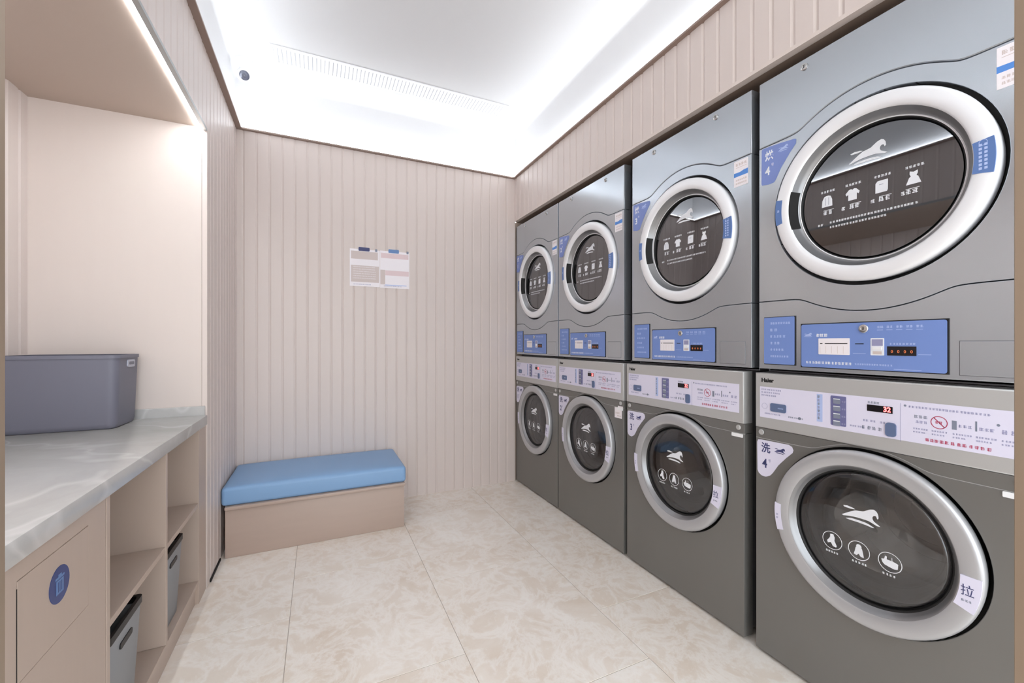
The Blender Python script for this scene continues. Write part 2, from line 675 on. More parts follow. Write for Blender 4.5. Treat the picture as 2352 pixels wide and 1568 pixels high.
def make_dryer():
    t = thing('tumble_dryer', '', 'dryer')
    up = seam(1.860, .325, DCH, 1)
    lo = seam(1.295, .357, DCH, -1)
    mb = MB()
    shell(mb, .0505, .70, W2 - .003, .001, DTOP - DB - .002)
    mb.build('cabinet', t)
    MB(dryer_tf).plate([shift(up, .0013) + [(W2, DTOP), (-W2, DTOP)]], -.050, 0, M['dryer_grey'], .003).build('upper_panel', t, 50)
    MB(dryer_tf).plate([shift(lo, .0013) + shift(up, -.0013)[::-1], loop_circle(DCA, DCH, .281, 96)], -.050, 0, M['dryer_grey'], .0012).build('door_surround', t, 50)
    b0 = DB + .013
    MB(dryer_tf).plate([[(-W2, b0), (W2, b0)] + shift(lo, -.0013)[::-1]], -.050, 0, M['dryer_grey'], .0015).build('lower_panel', t, 50)
    # locks on the upper panel
    for a in (-.177, .177):
        mb = MB(dryer_tf)
        mb.revolve(a, 2.073, [(.0115, 0), (.0115, .003), (.0095, .0045), (.006, .005), (.0055, .003), (.0001, .003)], M['chrome'], 24)
        mb.rect(a - .001, a + .001, 2.0685, 2.0775, .003, .0036, M['black'])
        mb.build('panel_lock', t, 30)
    # dark well behind the door and the drum
    mb = MB(dryer_tf)
    mb.revolve(DCA, DCH, [(.2812, -.004), (.2812, -.0335), (.20, -.0345)], M['rubber'], 72)
    mb.build('door_gasket', t)
    mb = MB(dryer_tf)
    mb.revolve(DCA, DCH, [(.199, -.04), (.24, -.09), (.26, -.12), (.26, -.45), (.10, -.46), (.0005, -.46)], M['drum'], 48)
    mb.build('drum', t)
    # door
    mb = MB(dryer_tf)
    mb.revolve(DCA, DCH, [(.2665, -.028), (.2690, -.004), (.2698, .006), (.2680, .0125), (.2640, .0165), (.2570, .0190), (.2470, .0203),
                          (.2360, .0198), (.2280, .0176), (.2245, .0148), (.2225, .0115)], M['ring'], 128)
    mb.revolve(DCA, DCH, [(.2225, .0115), (.2150, -.004), (.2080, -.0165), (.2060, -.0180)], M['ring_in'], 128)
    mb.revolve(DCA, DCH, [(.2060, -.0180), (.2040, -.0165), (.2020, -.0180)], M['ring'], 128)
    door = mb.build('door', t, 50, label='silver door ring')
    mb = MB(dryer_tf)
    mb.revolve(DCA, DCH, [(.2020, -.0180), (.1990, -.0200), (.1955, -.0300), (.1940, -.0260)], M['rubber'], 96)
    mb.build('window_seal', door)
    mb = MB(pane_tf)
    mb.revolve(DCA, DCH, [(.1945, -.021), (.10, -.021), (.0002, -.021)], M['glass_d'], 96)
    mb.build('door_glass', door, 0, label='dark tinted glass')
    # printing on the glass
    mb = MB(pane_tf)
    d = -.0205
    pw = M['print_w']
    horse(mb, -.0095, 1.719, d, pw, 1.0)
    mb.build('logo_print', door, 0, label='white horse emblem on the glass')
    hy = 1.606
    coat = [(-.0155, -.017), (-.0145, .004), (-.009, .016), (-.003, .0185), (.004, .0185), (.010, .016), (.0145, .004), (.0155, -.017)]
    shirt = [(-.0115, -.017), (-.0115, .003), (-.0165, -.001), (-.0190, .006), (-.010, .0165), (-.004, .0180), (0, .015), (.004, .0180),
             (.010, .0165), (.0190, .006), (.0165, -.001), (.0115, .003), (.0115, -.017)]
    towel = [(-.0150, -.017), (-.0150, .012), (-.010, .0185), (.0150, .0185), (.0150, -.012), (.0130, -.017)]
    dress = [(-.0165, -.017), (-.010, .002), (-.0060, .005), (-.0090, .012), (-.0085, .0200), (-.005, .0185), (0, .0165), (.005, .0185),
             (.0085, .0200), (.0090, .012), (.0060, .005), (.010, .002), (.0165, -.017)]
    for x, P, lb in ((-.1203, coat, 'coat'), (-.0490, shirt, 'shirt'), (.0250, towel, 'towel'), (.0980, dress, 'dress')):
        mb = MB(pane_tf)
        mb.prism([(x + p, hy + q) for p, q in P], d, d + .0003, pw)
        if lb == 'coat':
            for q in (-.005, .004):
                mb.rect(x + q, x + q + .0012, hy - .012, hy + .012, d + .0003, d + .0005, M['greyprint'])
        if lb == 'towel':
            mb.rect(x - .006, x + .004, hy + .006, hy + .0075, d + .0003, d + .0005, M['greyprint'])
        mb.build('icon_print', door, 0, label='white %s icon' % lb)
    def letter(fn):
        mb = MB(pane_tf)
        fn(mb)
        mb.build('lettering', door, 0)
    for x in (-.1203, -.0490, .0250, .0980):
        letter(lambda mb: mb.glyphs(x - .019, x + .020, 1.6385, .0085, d, pw, 1))
    for x in (-.1163, -.0420, .0330, .0950):
        letter(lambda mb: (mb.rect(x - .014, x + .016, 1.5765, 1.5780, d, d + .0003, pw), mb.glyphs(x - .015, x + .016, 1.5690, .0150, d, pw, 1)))
    for x in (-.0720, .0050, .0760):
        letter(lambda mb: mb.glyphs(x - .007, x + .006, 1.5685, .0130, d, pw, 1))
    letter(lambda mb: mb.glyphs(-.147, -.130, 1.5320, .0085, d, pw, 1))
    letter(lambda mb: mb.glyphs(-.112, .112, 1.5345, .0075, d, pw, .85))
    letter(lambda mb: mb.glyphs(-.112, .041, 1.5190, .0075, d, pw, .85))
    # finger pull on the left of the ring
    mb = MB(dryer_tf)
    for dd in ((.0015,)):
        mb.revolve(DCA, DCH, [(.2232, .0130 + dd), (.2155, -.003 + dd), (.2085, -.0155 + dd)], M['black_gap'], 16, 164, 198)
    mb.build('finger_pull', door)
    # printed stickers on the ring
    mb = MB(dryer_tf)
    mb.sector(DCA, DCH, .2265, .2635, -10, 9, .0165, .0208, M['blue'])
    for k, a in enumerate((.238, .2475)):
        for j in range(7):
            h = 1.626 - j * .0095
            mb.rect(a, a + .0055, h - .003, h + .003, .0208, .0211, M['paleblue'])
    mb.hoop(.2455, 1.6315, .0065, .0075, .0208, .0211, M['paleblue'], 20)
    mb.build('door_sticker', door, 30, label='blue printed sticker on the opening side')
    mb = MB(dryer_tf)
    mb.sector(DCA, DCH, .2440, .2655, 170.5, 189.5, .0155, .0206, M['blue'])
    mb.glyphs(-.256, -.247, 1.605, .010, .0206, M['paleblue'], 1)
    mb.build('door_sticker', door, 30, label='narrow blue sticker on the pull side')
    # sticker at top right
    mb = MB(dryer_tf)
    a0, a1 = .262, .322
    mb.rect(a0, a1, 1.753, 1.853, .0002, .0008, M['paper'])
    mb.prism([(a0, 1.792), (a1, 1.792), (a1, 1.812), (a0 + .042, 1.811), (a0 + .026, 1.807), (a0, 1.808)], .0008, .0011, M['skyblue'])
    mb.glyphs(a0 + .008, a1 - .004, 1.838, .012, .0008, M['paper_grey'], 1)
    mb.rect(a0 + .008, a1 - .006, 1.826, 1.8275, .0008, .001, M['paper_grey'])
    mb.glyphs(a0 + .008, a1 - .008, 1.778, .008, .0008, M['paper_grey'], 1)
    mb.glyphs(a0 + .008, a1 - .008, 1.765, .008, .0008, M['paper_grey'], 1)
    mb.build('notice_sticker', t, 0)
    # small info plate
    mb = MB(dryer_tf)
    mb.plate([[(-.3155, 1.066), (-.2035, 1.066), (-.2035, 1.2375), (-.3155, 1.2375)]], -.001, .0022, M['rubber'], .001)
    mb.rrect(-.3150, -.2075, 1.0685, 1.2355, .004, .0022, .0032, M['blue2'])
    for k, (x1, s) in enumerate(((-.225, .009), (-.262, .012), (-.238, .010), (-.258, .011), (-.245, .009), (-.228, .008))):
        mb.glyphs(-.292, x1, 1.214 - k * .0235, s, .0032, M['paleblue'], .8)
    mb.build('info_plate', t, 30, label='small blue plate with lines of print')
    # control panel
    mb = MB(dryer_tf)
    mb.plate([[(-.188, 1.062), (.1795, 1.062), (.1795, 1.2085), (-.188, 1.2085)]], -.001, .0022, M['rubber'], .001)
    mb.rrect(-.185, .1755, 1.0645, 1.2055, .006, .0022, .0035, M['blue2'])
    d = .0035
    horse(mb, -.163, 1.170, d, M['paleblue'], .26)
    mb.glyphs(-.138, -.101, 1.1690, .0115, d, M['print_w'], 1)
    for k in range(5):
        mb.glyphs(.026 + k * .022, .026 + k * .022 + .016, 1.1905, .0080, d, M['paleblue'], 1)
        mb.rect(.026 + k * .022, .026 + k * .022 + .014, 1.1812, 1.1826, d, d + .0003, M['paleblue'])
    mb.glyphs(.055, .115, 1.1415, .0065, d, M['paleblue'], .5)
    mb.glyphs(-.170, -.038, 1.0800, .0095, d, M['print_w'], .9)
    mb.glyphs(-.030, .060, 1.0800, .0060, d, M['paleblue'], .8)
    mb.rect(.065, .125, 1.0690, 1.0702, d, d + .0003, M['paleblue'])
    mb.rect(.118, .145, 1.1120, 1.1132, d, d + .0003, M['paleblue'])
    mb.rect(-.035, -.002, 1.1120, 1.1132, d, d + .0003, M['paleblue'])
    mb.rect(-.029, -.007, 1.1405, 1.1430, d, d + .0004, M['black'])
    cp = mb.build('control_panel', t, 30, label='blue control panel')
    mb = MB(dryer_tf)
    mb.rrect(-.131, -.043, 1.107, 1.159, .002, d, d + .0012, M['paper'])
    mb.rect(-.112, -.049, 1.1412, 1.1436, d + .0012, d + .0016, M['black'])
    mb.rect(-.126, -.119, 1.1412, 1.1436, d + .0012, d + .0016, M['black'])
    for k in range(5):
        mb.rect(-.126 + k * .0165, -.1252 + k * .0165, 1.111, 1.134, d + .0012, d + .0014, M['paper_grey'])
    mb.build('card_reader', cp, 0, label='white card reader plate with a black slot')
    mb = MB(dryer_tf)
    mb.rrect(.0105, .0430, 1.1080, 1.1585, .002, d, d + .0010, M['print_w'])
    mb.rect(.0135, .0400, 1.1360, 1.1550, d + .001, d + .0014, M['lilac_print'])
    mb.rect(.0160, .0375, 1.1250, 1.1320, d + .001, d + .0035, M['white'])
    mb.rect(.0160, .0375, 1.1110, 1.1200, d + .001, d + .0014, M['paper_grey'])
    mb.build('start_button', cp, 0, label='white start button')
    mb = MB(dryer_tf)
    mb.rect(.0500, .1145, 1.1085, 1.1345, d, d + .0008, M['display'])
    for k in range(4):
        mb.text('0', .061 + k * .0145, 1.1195, .011, d + .0010, M['digit_dim'])
    mb.build('display', cp, 0, label='black digit display')
    mb = MB(dryer_tf)
    mb.revolve(-.007, 1.1870, [(.0125, d), (.0125, d + .003), (.011, d + .0045), (.0065, d + .005), (.006, d + .0035), (.0002, d + .0035)], M['chrome'], 24)
    mb.rect(-.0082, -.0058, 1.1825, 1.1915, d + .0035, d + .0042, M['black'])
    mb.build('key_lock', cp, 30, label='chrome key lock')
    # hatch
    mb = MB(dryer_tf)
    mb.rect(.1972, .3113, 1.0612, 1.1503, .0001, .0003, M['side_grey'])
    mb.plate([[(.1985, 1.0625), (.310, 1.0625), (.310, 1.1490), (.1985, 1.1490)]], -.0015, .0012, M['dryer_grey'], .0006)
    mb.build('service_hatch', t, 30)
    return t


# ------------------------------------------------------------------ washing machines
WCA, WCH = .0063, .5636


def washer_number(num):
    mb = MB(washer_tf)
    P = [(-.3310, .776), (-.3275, .7855), (-.316, .7875), (-.27, .7885), (-.216, .7895), (-.2050, .7845), (-.2005, .774), (-.2030, .7645),
         (-.2250, .741), (-.2520, .709), (-.2720, .676), (-.2820, .664), (-.2980, .655), (-.3140, .6555), (-.3250, .663), (-.3300, .673)]
    mb.prism(P, .0002, .001, M['lilac'])
    mb.text('洗', -.298, .758, .038, .0012, M['navy'], .9, .0007)
    mb.text(num, -.302, .702, .046, .0012, M['navy'], .8, .0008)
    mb.text('号', -.284, .716, .012, .0012, M['lilac_print'], .8)
    horse(mb, -.246, .7605, .001, M['navy'], .40)
    return mb


def make_washer():
    t = thing('washing_machine', '', 'washing machine')
    mb = MB()
    shell(mb, .0505, .70, W2 - .003, .03, 1.036)
    for x in (.06, .64):
        for y in (-.28, .28):
            mb.box(x - .025, x + .025, y - .025, y + .025, 0, .03, M['rubber'], .004, 1)
    mb.build('cabinet', t)
    sm = seam(.793, .268, WCH, 1, WCA)
    fb = .8325
    MB(washer_tf).plate([[(-W2, .012), (W2, .012)] + shift(sm, -.0010)[::-1], loop_circle(WCA, WCH, .2625, 96)], -.050, 0, M['washer_grey'], .0015).build('front_panel', t, 50)
    # strip between the door panel and the fascia; a pale inlay paints the seam's highlight
    mb = MB(washer_tf)
    mb.plate([shift(sm, .0010) + [(W2, fb - .0012), (-W2, fb - .0012)]], -.050, 0, M['washer_grey'], .001)
    mb.plate([shift(sm, -.0009) + shift(sm, .0009)[::-1]], -.008, -.0008, M['fascia'], .0002)
    mb.build('upper_strip', t, 50)
    # fascia, leaning very slightly out at its lower edge
    mb = MB(washer_tf)
    mb.plate([[(-W2, fb), (W2, fb), (W2, 1.034), (-W2, 1.034)]], -.050, .004, M['fascia'], .004)
    mb.text('Haier', -.290, 1.0075, .020, .0042, M['rubber'], 1.0, .0009)
    fa = mb.build('fascia', t, 50, label='silver fascia')
    mb = MB(washer_tf)
    d = .0046
    mb.rect(-.318, .318, .872, .984, .004, d, M['lilac'])
    for k in range(3):
        mb.glyphs(-.312, -.235 - k * .012, .9745 - k * .0105, .0065, d, M['lilac_print'], .8)
    mb.hoop(-.300, .914, .0095, .0103, d, d + .0003, M['lilac_print'], 24)
    mb.glyphs(-.300, -.245, .8880, .0055, d, M['lilac_print'], .7)
    mb.glyphs(-.215, -.165, .8870, .0060, d, M['greyprint'], .7)
    mb.disc(-.178, .8875, .0050, d, d + .0003, M['greyprint'])
    # vertical print strip
    mb.rect(-.124, -.107, .888, .9775, d, d + .0003, M['paleblue'])
    for k in range(7):
        mb.glyphs(-.122, -.109, .969 - k * .0115, .010, d + .0003, M['greyprint'] if k % 2 == 0 else M['lilac_print'], 1)
    mb.glyphs(-.030, .005, .892, .006, d, M['lilac_print'], .8)
    # under the display
    mb.glyphs(.015, .045, .9690, .0075, d, M['greyprint'], 1)
    for k, x in enumerate((.004, .022, .045)):
        mb.glyphs(x, x + .011, .9140, .0070, d, M['lilac_print'], 1)
    mb.glyphs(.000, .048, .8930, .0115, d, M['greyprint'], .8)
    mb.rect(.0925, .0933, .868, .976, d, d + .0003, M['lilac_print'])
    mb.disc(.1025, .9705, .0030, d, d + .0003, M['greyprint'])
    mb.glyphs(.110, .268, .9690, .0065, d, M['lilac_print'], .9)
    mb.glyphs(.122, .148, .9440, .0095, d, M['greyprint'], 1)
    mb.glyphs(.125, .146, .9300, .0085, d, M['lilac_print'], 1)
    mb.hoop(.1725, .9350, .0150, .0168, d, d + .0003, M['pink'], 28)
    mb.prism([(.161, .9465), (.1625, .948), (.1845, .9235), (.183, .922)], d, d + .0003, M['pink'])
    mb.glyphs(.164, .182, .935, .0080, d, M['pink'], 1)
    mb.rect(.197, .206, .9220, .9450, d, d + .0003, M['greyprint'])
    mb.glyphs(.209, .232, .9330, .0085, d, M['lilac_print'], .8)
    mb.rect(.239, .2425, .9250, .9500, d, d + .0003, M['greyprint'])
    mb.glyphs(.246, .275, .9320, .0090, d, M['lilac_print'], .7)
    mb.disc(.278, .947, .003, d, d + .0003, M['greyprint'])
    mb.glyphs(.283, .312, .9320, .0120, d, M['lilac_print'], .8)
    for x0, x1 in ((.120, .152), (.158, .190), (.198, .232), (.240, .276), (.283, .312)):
        mb.glyphs(x0, x1, .9110, .0050, d, M['lilac_print'], .7)
        mb.glyphs(x0, x1 - .008, .9020, .0045, d, M['lilac_print'], .6)
    mb.glyphs(.145, .272, .8850, .0095, d, M['pink'], .9)
    mb.build('control_sheet', fa, 0, label='lilac printed instruction sheet')
    mb = MB(washer_tf)
    mb.rrect(-.2775, -.222, .8980, .9275, .006, d, d + .003, M['greyblue'])
    mb.glyphs(-.250, -.230, .912, .005, d + .003, M['paleblue'], 1)
    mb.build('language_button', fa, 30, label='blue-grey button at the left end')
    mb = MB(washer_tf)
    mb.rrect(-.083, -.040, .8845, .9775, .003, d, d + .0010, M['violet'])
    for k in range(4):
        h = .9700 - k * .0230
        mb.rrect(-.0745, -.0555, h - .017, h, .002, d + .001, d + .0030, M['greyprint'])
        mb.rect(-.0740, -.0560, h - .0035, h - .0010, d + .0030, d + .0034, M['print_w'])
        mb.glyphs(-.052, -.043, h - .009, .006, d + .001, M['lilac_print'], 1)
    mb.build('programme_keypad', fa, 30, label='violet keypad of four buttons')
    mb = MB(washer_tf)
    mb.rect(.0145, .0750, .9430, .9620, d, d + .0012, M['display'])
    mb.text('32', .0625, .9523, .0195, d + .0016, M['digit'], .9, .0006)
    mb.build('display', fa, 0, label='black display with glowing red digits')
    mb = MB(washer_tf)
    mb.rrect(.0590, .0835, .8775, .9170, .008, d, d + .004, M['greyblue'])
    mb.build('start_button', fa, 30, label='blue-grey start button')
    # caps and latch tab
    for a in (-.315, .312):
        mb = MB(washer_tf)
        mb.revolve(a, .8155, [(.0100, -.001), (.0100, .002), (.0080, .0038), (.0002, .0042)], M['fascia'], 24)
        mb.build('screw_cap', t, 30)
    mb = MB(washer_tf)
    mb.rrect(.284, .331, .7780, .7915, .002, 0, .003, M['white'])
    mb.build('latch_tab', t, 30, label='small white tab')
    # door
    mb = MB(washer_tf)
    mb.revolve(WCA, WCH, [(.2626, -.004), (.2626, -.040), (.19, -.042)], M['rubber'], 72)
    mb.build('door_gasket', t)
    mb = MB(washer_tf)
    mb.revolve(WCA, WCH, [(.186, -.05), (.200, -.10), (.235, -.125), (.245, -.14), (.245, -.42), (.15, -.43), (.0005, -.432)], M['drum'], 64)
    for k in range(3):
        t0 = R(90 + 120 * k)
        for s in range(2):
            a0 = t0 + (s - .5) * .18
        c, s_ = math.cos(t0), math.sin(t0)
        pa = [(WCA + .244 * math.cos(t0 - .13), WCH + .244 * math.sin(t0 - .13)), (WCA + .19 * c, WCH + .19 * s_), (WCA + .244 * math.cos(t0 + .13), WCH + .244 * math.sin(t0 + .13))]
        mb.prism(pa, -.42, -.16, M['drum'])
    for r in (.06, .11, .16, .21):
        mb.hoop(WCA, WCH, r, r + .006, -.432, -.424, M['drum'], 40)
    mb.build('drum', t, 35)
    mb = MB(washer_tf)
    mb.revolve(WCA, WCH, [(.2490, -.030), (.2525, -.006)], M['rubber'], 128)
    mb.revolve(WCA, WCH, [(.2525, -.006), (.2552, .006), (.2565, .016), (.2545, .0235), (.2500, .0270), (.2430, .0285), (.2320, .0280),
                          (.2200, .0262), (.2130, .0245), (.2105, .0232)], M['ring_w'], 128)
    mb.revolve(WCA, WCH, [(.2105, .0232), (.2080, .0218), (.2020, .0110), (.1960, .0030)], M['ring_in'], 128)
    door = mb.build('door', t, 50, label='brushed silver door ring')
    mb = MB(washer_tf)
    mb.revolve(WCA, WCH, [(.1960, .0030), (.1925, .0015), (.1890, -.0040), (.1865, -.0020)], M['rubber'], 96)
    mb.build('window_seal', door)
    mb = MB(washer_tf)
    mb.revolve(WCA, WCH, [(.1868, -.0030), (.1845, .0010), (.1780, .0030), (.12, .0062), (.06, .0072), (.0002, .0075)], M['glass_w'], 96)
    mb.revolve(WCA, WCH, [(.1800, -.020), (.1720, -.070), (.1500, -.105), (.12, -.112), (.06, -.115), (.0002, -.115)], M['glass_w'], 64)
    mb.build('door_glass', door, 60, label='clear bowl-shaped glass')
    mb = MB(washer_tf)
    d = .0078
    pw = M['print_w']
    horse(mb, 0, .627, d, pw, 1.0)
    mb.build('logo_print', door, 0, label='white horse emblem on the glass')
    shoe = [[(-.006, .538), (.003, .540), (.007, .530), (.006, .520), (.013, .506), (.011, .501), (.002, .502), (-.004, .512), (-.012, .508),
             (-.015, .514), (-.010, .521), (-.006, .528)]]
    pet = [[(.007 * math.cos(PI * k / 6), .531 + .007 * math.sin(PI * k / 6)) for k in range(12)],
           [(-.008, .5275), (.008, .5275), (.011, .514), (.013, .502), (.004, .503), (0, .510), (-.006, .503), (-.013, .505), (-.010, .516)]]
    basin = [[(-.020, .522), (-.012, .525), (.006, .525), (.019, .522), (.018, .507), (.010, .504), (-.012, .508), (-.018, .514)],
             [(-.013, .525), (-.007, .525), (-.007, .533), (-.011, .534)], [(.004, .525), (.0055, .525), (.0055, .534), (.004, .534)]]
    for x, G, lb in ((-.077, shoe, 'shoe'), (-.0053, pet, 'pet'), (.070, basin, 'basin')):
        mb = MB(washer_tf)
        mb.hoop(x, .5190, .0262, .0280, d, d + .0003, pw, 36)
        for P in G:
            mb.prism([(x + p, q) for p, q in P], d, d + .0003, pw)
        mb.build('icon_print', door, 0, label='white %s icon in a ring' % lb)
    for x in (-.077, -.0053, .070):
        mb = MB(washer_tf)
        mb.glyphs(x - .018, x + .018, .4830, .0072, d, pw, .8)
        mb.build('lettering', door, 0)
    mb = MB(washer_tf)
    mb.sector(WCA, WCH, .2140, .2520, -20, 1, .0240, .0292, M['lilac'])
    mb.text('拉', .2330, .5300, .030, .0295, M['navy'], .85)
    mb.glyphs(.222, .242, .5060, .0065, .0292, M['greyprint'], 1)
    mb.build('door_sticker', door, 30, label='pale sticker with the pull sign')
    mb = MB(washer_tf)
    mb.sector(WCA, WCH, .2330, .2540, 175, 196, .0240, .0288, M['lilac'])
    mb.glyphs(-.242, -.232, .546, .008, .0288, M['lilac_print'], 1)
    mb.glyphs(-.242, -.232, .535, .008, .0288, M['lilac_print'], 1)
    mb.build('door_sticker', door, 30, label='narrow pale sticker on the hinge side')
    return t


where = {4: 'in the stack nearest the doorway', 3: 'in the stack second from the doorway',
         2: 'in the stack second from the back wall', 1: 'in the stack against the back wall'}
spots_d = {4: (.683, 1.0), 3: (1.3800, .985), 2: (2.110, 1.0), 1: (2.788, .985)}
spots_w = {4: (.695, 1.0), 3: (1.4150, 1.0), 2: (2.1140, 1.0), 1: (2.790, .98)}
dr = make_dryer()
wm = make_washer()
for n in (4, 3, 2, 1):
    o = dr if n == 4 else dup(dr)
    o.location = (XM, spots_d[n][0], DB)
    o.scale = (1, spots_d[n][1], 1)
    o['label'] = 'silver-grey tumble dryer numbered %d, upper one %s' % (n, where[n])
    o['group'] = 'tumble dryers along the right wall'
    w = wm if n == 4 else dup(wm)
    w.location = (XM, spots_w[n][0], 0)
    w.scale = (1, spots_w[n][1], 1)
    w['label'] = 'dark grey washing machine numbered %d, lower one %s' % (n, where[n])
    w['group'] = 'washing machines along the right wall'
    if n == 4:
        d4, w4 = o, w
    NUMTXT[n] = (o, w)
for n, (o, w) in NUMTXT.items():
    dryer_number(str(n)).build('number_label', o, 0, label='blue corner label numbered %d' % n)
    washer_number(str(n)).build('number_label', w, 0, label='lilac corner label numbered %d' % n)
mb = MB(washer_tf)                                       # extra sticker only on the second machine
mb.rect(.262, .322, .733, .790, .0002, .0009, M['paper'])
mb.rect(.290, .331, .778, .800, .0009, .0015, M['paper'])
mb.glyphs(.270, .300, .760, .012, .0009, M['paper_grey'], 1)
mb.glyphs(.284, .316, .745, .009, .0009, M['paper_grey'], 1)
mb.build('paper_sticker', NUMTXT[2][1], 0, label='crumpled white paper sticker')


# ------------------------------------------------------------------ counter
def build_counter():
    t = thing('worktop', 'grey marble worktop with upstand filling the wall niche', 'counter', (-.77, 1.2, .765))
    X0, X1, Ya, Yb = XN + .002, XL + .004, .22, YN - .001
    mb = MB(lambda p: (p[0] + .77, p[1] - 1.2, p[2] - .765))
    mb.box(X0, X1, Ya, Yb - .0135, .765, .810, M['stone'], .003, 2)
    mb.build('slab', t)
    mb = MB(lambda p: (p[0] + .77, p[1] - 1.2, p[2] - .765))
    mb.box(X0 + .014, XL - .006, Yb - .013, Yb, .765, .851, M['stone'], .0015, 1)
    mb.build('upstand', t)
    mb = MB(lambda p: (p[0] + .77, p[1] - 1.2, p[2] - .765))
    mb.box(X0, X0 + .0132, Ya, Yb, .8105, .851, M['stone'], .0015, 1)
    mb.build('upstand', t)


build_counter()


def build_cabinets():
    xf, xb = XL - .004, XN + .01
    w = M['wood']
    # module with the flap
    y0, y1 = .23, 1.362
    t = thing('bin_cabinet', 'pale laminate cabinet with a flap door bearing a round blue sticker', 'cabinet', (-.75, .8, 0))
    tf = lambda p: (p[0] + .75, p[1] - .8, p[2])
    mb = MB(tf)
    mb.box(xb, xf - .02, y0, y1 - .002, .06, .7645, w, .001, 1)
    mb.box(xb, xf - .035, y0, y1 - .002, 0, .0595, w)
    mb.build('carcass', t)
    fa = lambda p: tf((xf - .019 + p[2], p[0], p[1]))     # (y, z, depth) on the front plane
    ya, yb, za, zb = 1.0265, 1.2730, .546, .7265
    g = .0012
    mb = MB(fa)
    mb.plate([[(y0, .06), (y1 - .0025, .06), (y1 - .0025, .762), (y0, .762)],
              [(ya - g, za - g), (yb + g, za - g), (yb + g, zb + g), (ya - g, zb + g)]], 0, .018, w, .001)
    mb.rect(ya - .0032, ya - .0012, .075, zb - .012, .0178, .0184, M['black_gap'])
    mb.build('front_panel', t)
    mb = MB(fa)
    mb.plate([[(ya, za), (yb, za), (yb, zb), (ya, zb)]], .0005, .0185, w, .001)
    fl = mb.build('flap_door', t)
    mb = MB(fa)
    cy, cz = 1.155, .655
    mb.disc(cy, cz, .0365, .0186, .0194, M['navy2'], 40)
    mb.rect(cy - .013, cy + .013, cz - .018, cz + .010, .0194, .0198, M['midblue'])
    mb.rect(cy - .016, cy + .016, cz + .012, cz + .0165, .0194, .0198, M['midblue'])
    mb.rect(cy - .006, cy + .006, cz + .0165, cz + .021, .0194, .0198, M['midblue'])
    for k in (-.006, 0, .006):
        mb.rect(cy + k - .001, cy + k + .001, cz - .014, cz + .006, .0198, .02, M['navy2'])
    mb.build('bin_sticker', fl, 0, label='round dark blue sticker with a bin symbol')
    # open shelf unit
    y0, y1 = 1.363, YN - .002
    yd = 1.812
    t = thing('shelf_unit', 'pale laminate open shelf unit with two bays under the worktop', 'cabinet', (-.75, 1.86, 0))
    tf = lambda p: (p[0] + .75, p[1] - 1.86, p[2])
    ye = 2.235
    for ya, yb, nm in ((y0, y0 + .018, 'side_panel'), (yd - .009, yd + .009, 'divider'), (ye, y1, 'side_panel')):
        mb = MB(tf)
        mb.box(xb + .012, xf, ya, yb, .102 if nm == 'divider' else .0, .7645, w, .001, 1)
        mb.build(nm, t)
    mb = MB(tf)
    mb.box(xb, xb + .0115, y0, y1, .0, .7645, w)
    mb.build('back_panel', t)
    for ya, yb in ((y0 + .0183, yd - .0093), (yd + .0093, ye - .0003)):
        mb = MB(tf)
        mb.box(xb + .012, xf - .002, ya, yb, .424, .442, w, .001, 1)
        mb.build('shelf', t)
    mb = MB(tf)
    mb.box(xb + .012, xf - .001, y0 + .0183, ye - .0003, .083, .1015, w, .001, 1)
    mb.build('bottom_board', t)
    mb = MB(tf)
    mb.box(xf - .05, xf - .014, y0 + .0183, ye - .0003, 0, .082, w, .001, 1)
    mb.build('plinth', t)


build_cabinets()


def build_bins():
    def one():
        t = thing('storage_bin', '', 'bin')
        b = bmesh.new()
        hw, dp, H = .108, .30, .272
        rings = []
        for z, ins in ((0, .012), (.004, .008), (H, 0), (H, .004), (.008, .014)):
            pass

        def rect_ring(z, ins, r=.012, n=4):
            pts = []
            x0, x1, y0, y1 = -dp + ins, -ins * .9, -hw + ins, hw - ins
            for cx, cy, s in ((x1 - r, y1 - r, 0), (x0 + r, y1 - r, 90), (x0 + r, y0 + r, 180), (x1 - r, y0 + r, 270)):
                for i in range(n + 1):
                    tt = R(s + 90 * i / n)
                    pts.append((cx + r * math.cos(tt), cy + r * math.sin(tt), z))
            return pts
        mb = MB()
        lv = [rect_ring(0, .018), rect_ring(.004, .014), rect_ring(H, 0), rect_ring(H, .005), rect_ring(.008, .019)]
        n = len(lv[0])
        vs = [p for l in lv for p in l]
        fs = [(i * n + k, i * n + (k + 1) % n, (i + 1) * n + (k + 1) % n, (i + 1) * n + k) for i in range(4) for k in range(n)]
        fs += [tuple(range(n - 1, -1, -1)), tuple(range(4 * n, 5 * n))]
        mb.add(vs, fs, M['bin'])
        mb.build('body', t, 40)
        lv = [rect_ring(H, -.003), rect_ring(H + .020, -.003), rect_ring(H + .020, .007), rect_ring(H, .007)]
        mb = MB()
        vs = [p for l in lv for p in l]
        fs = [(i * n + k, i * n + (k + 1) % n, ((i + 1) % 4) * n + (k + 1) % n, ((i + 1) % 4) * n + k) for i in range(4) for k in range(n)]
        mb.add(vs, fs, M['black'])
        mb.build('rim', t, 40, label='black rim')
        mb = MB(lambda p: (p[2] - .0005, p[0], p[1]))
        mb.rrect(-.042, .038, H - .050, H - .033, .007, -.003, .0015, M['black'])
        mb.build('hand_hole', t, 30, label='black grip slot')
        return t
    a = one()
    a.location = (-.482, 1.490, .1016)
    tag(a, 'grey bin with a black rim in the lower bay beside the flap cabinet', 'bin', 'grey bins under the counter')
    c = dup(a)
    c.location = (-.490, 1.932, .1016)
    tag(c, 'grey bin with a black rim in the lower bay nearest the bench', 'bin', 'grey bins under the counter')


build_bins()


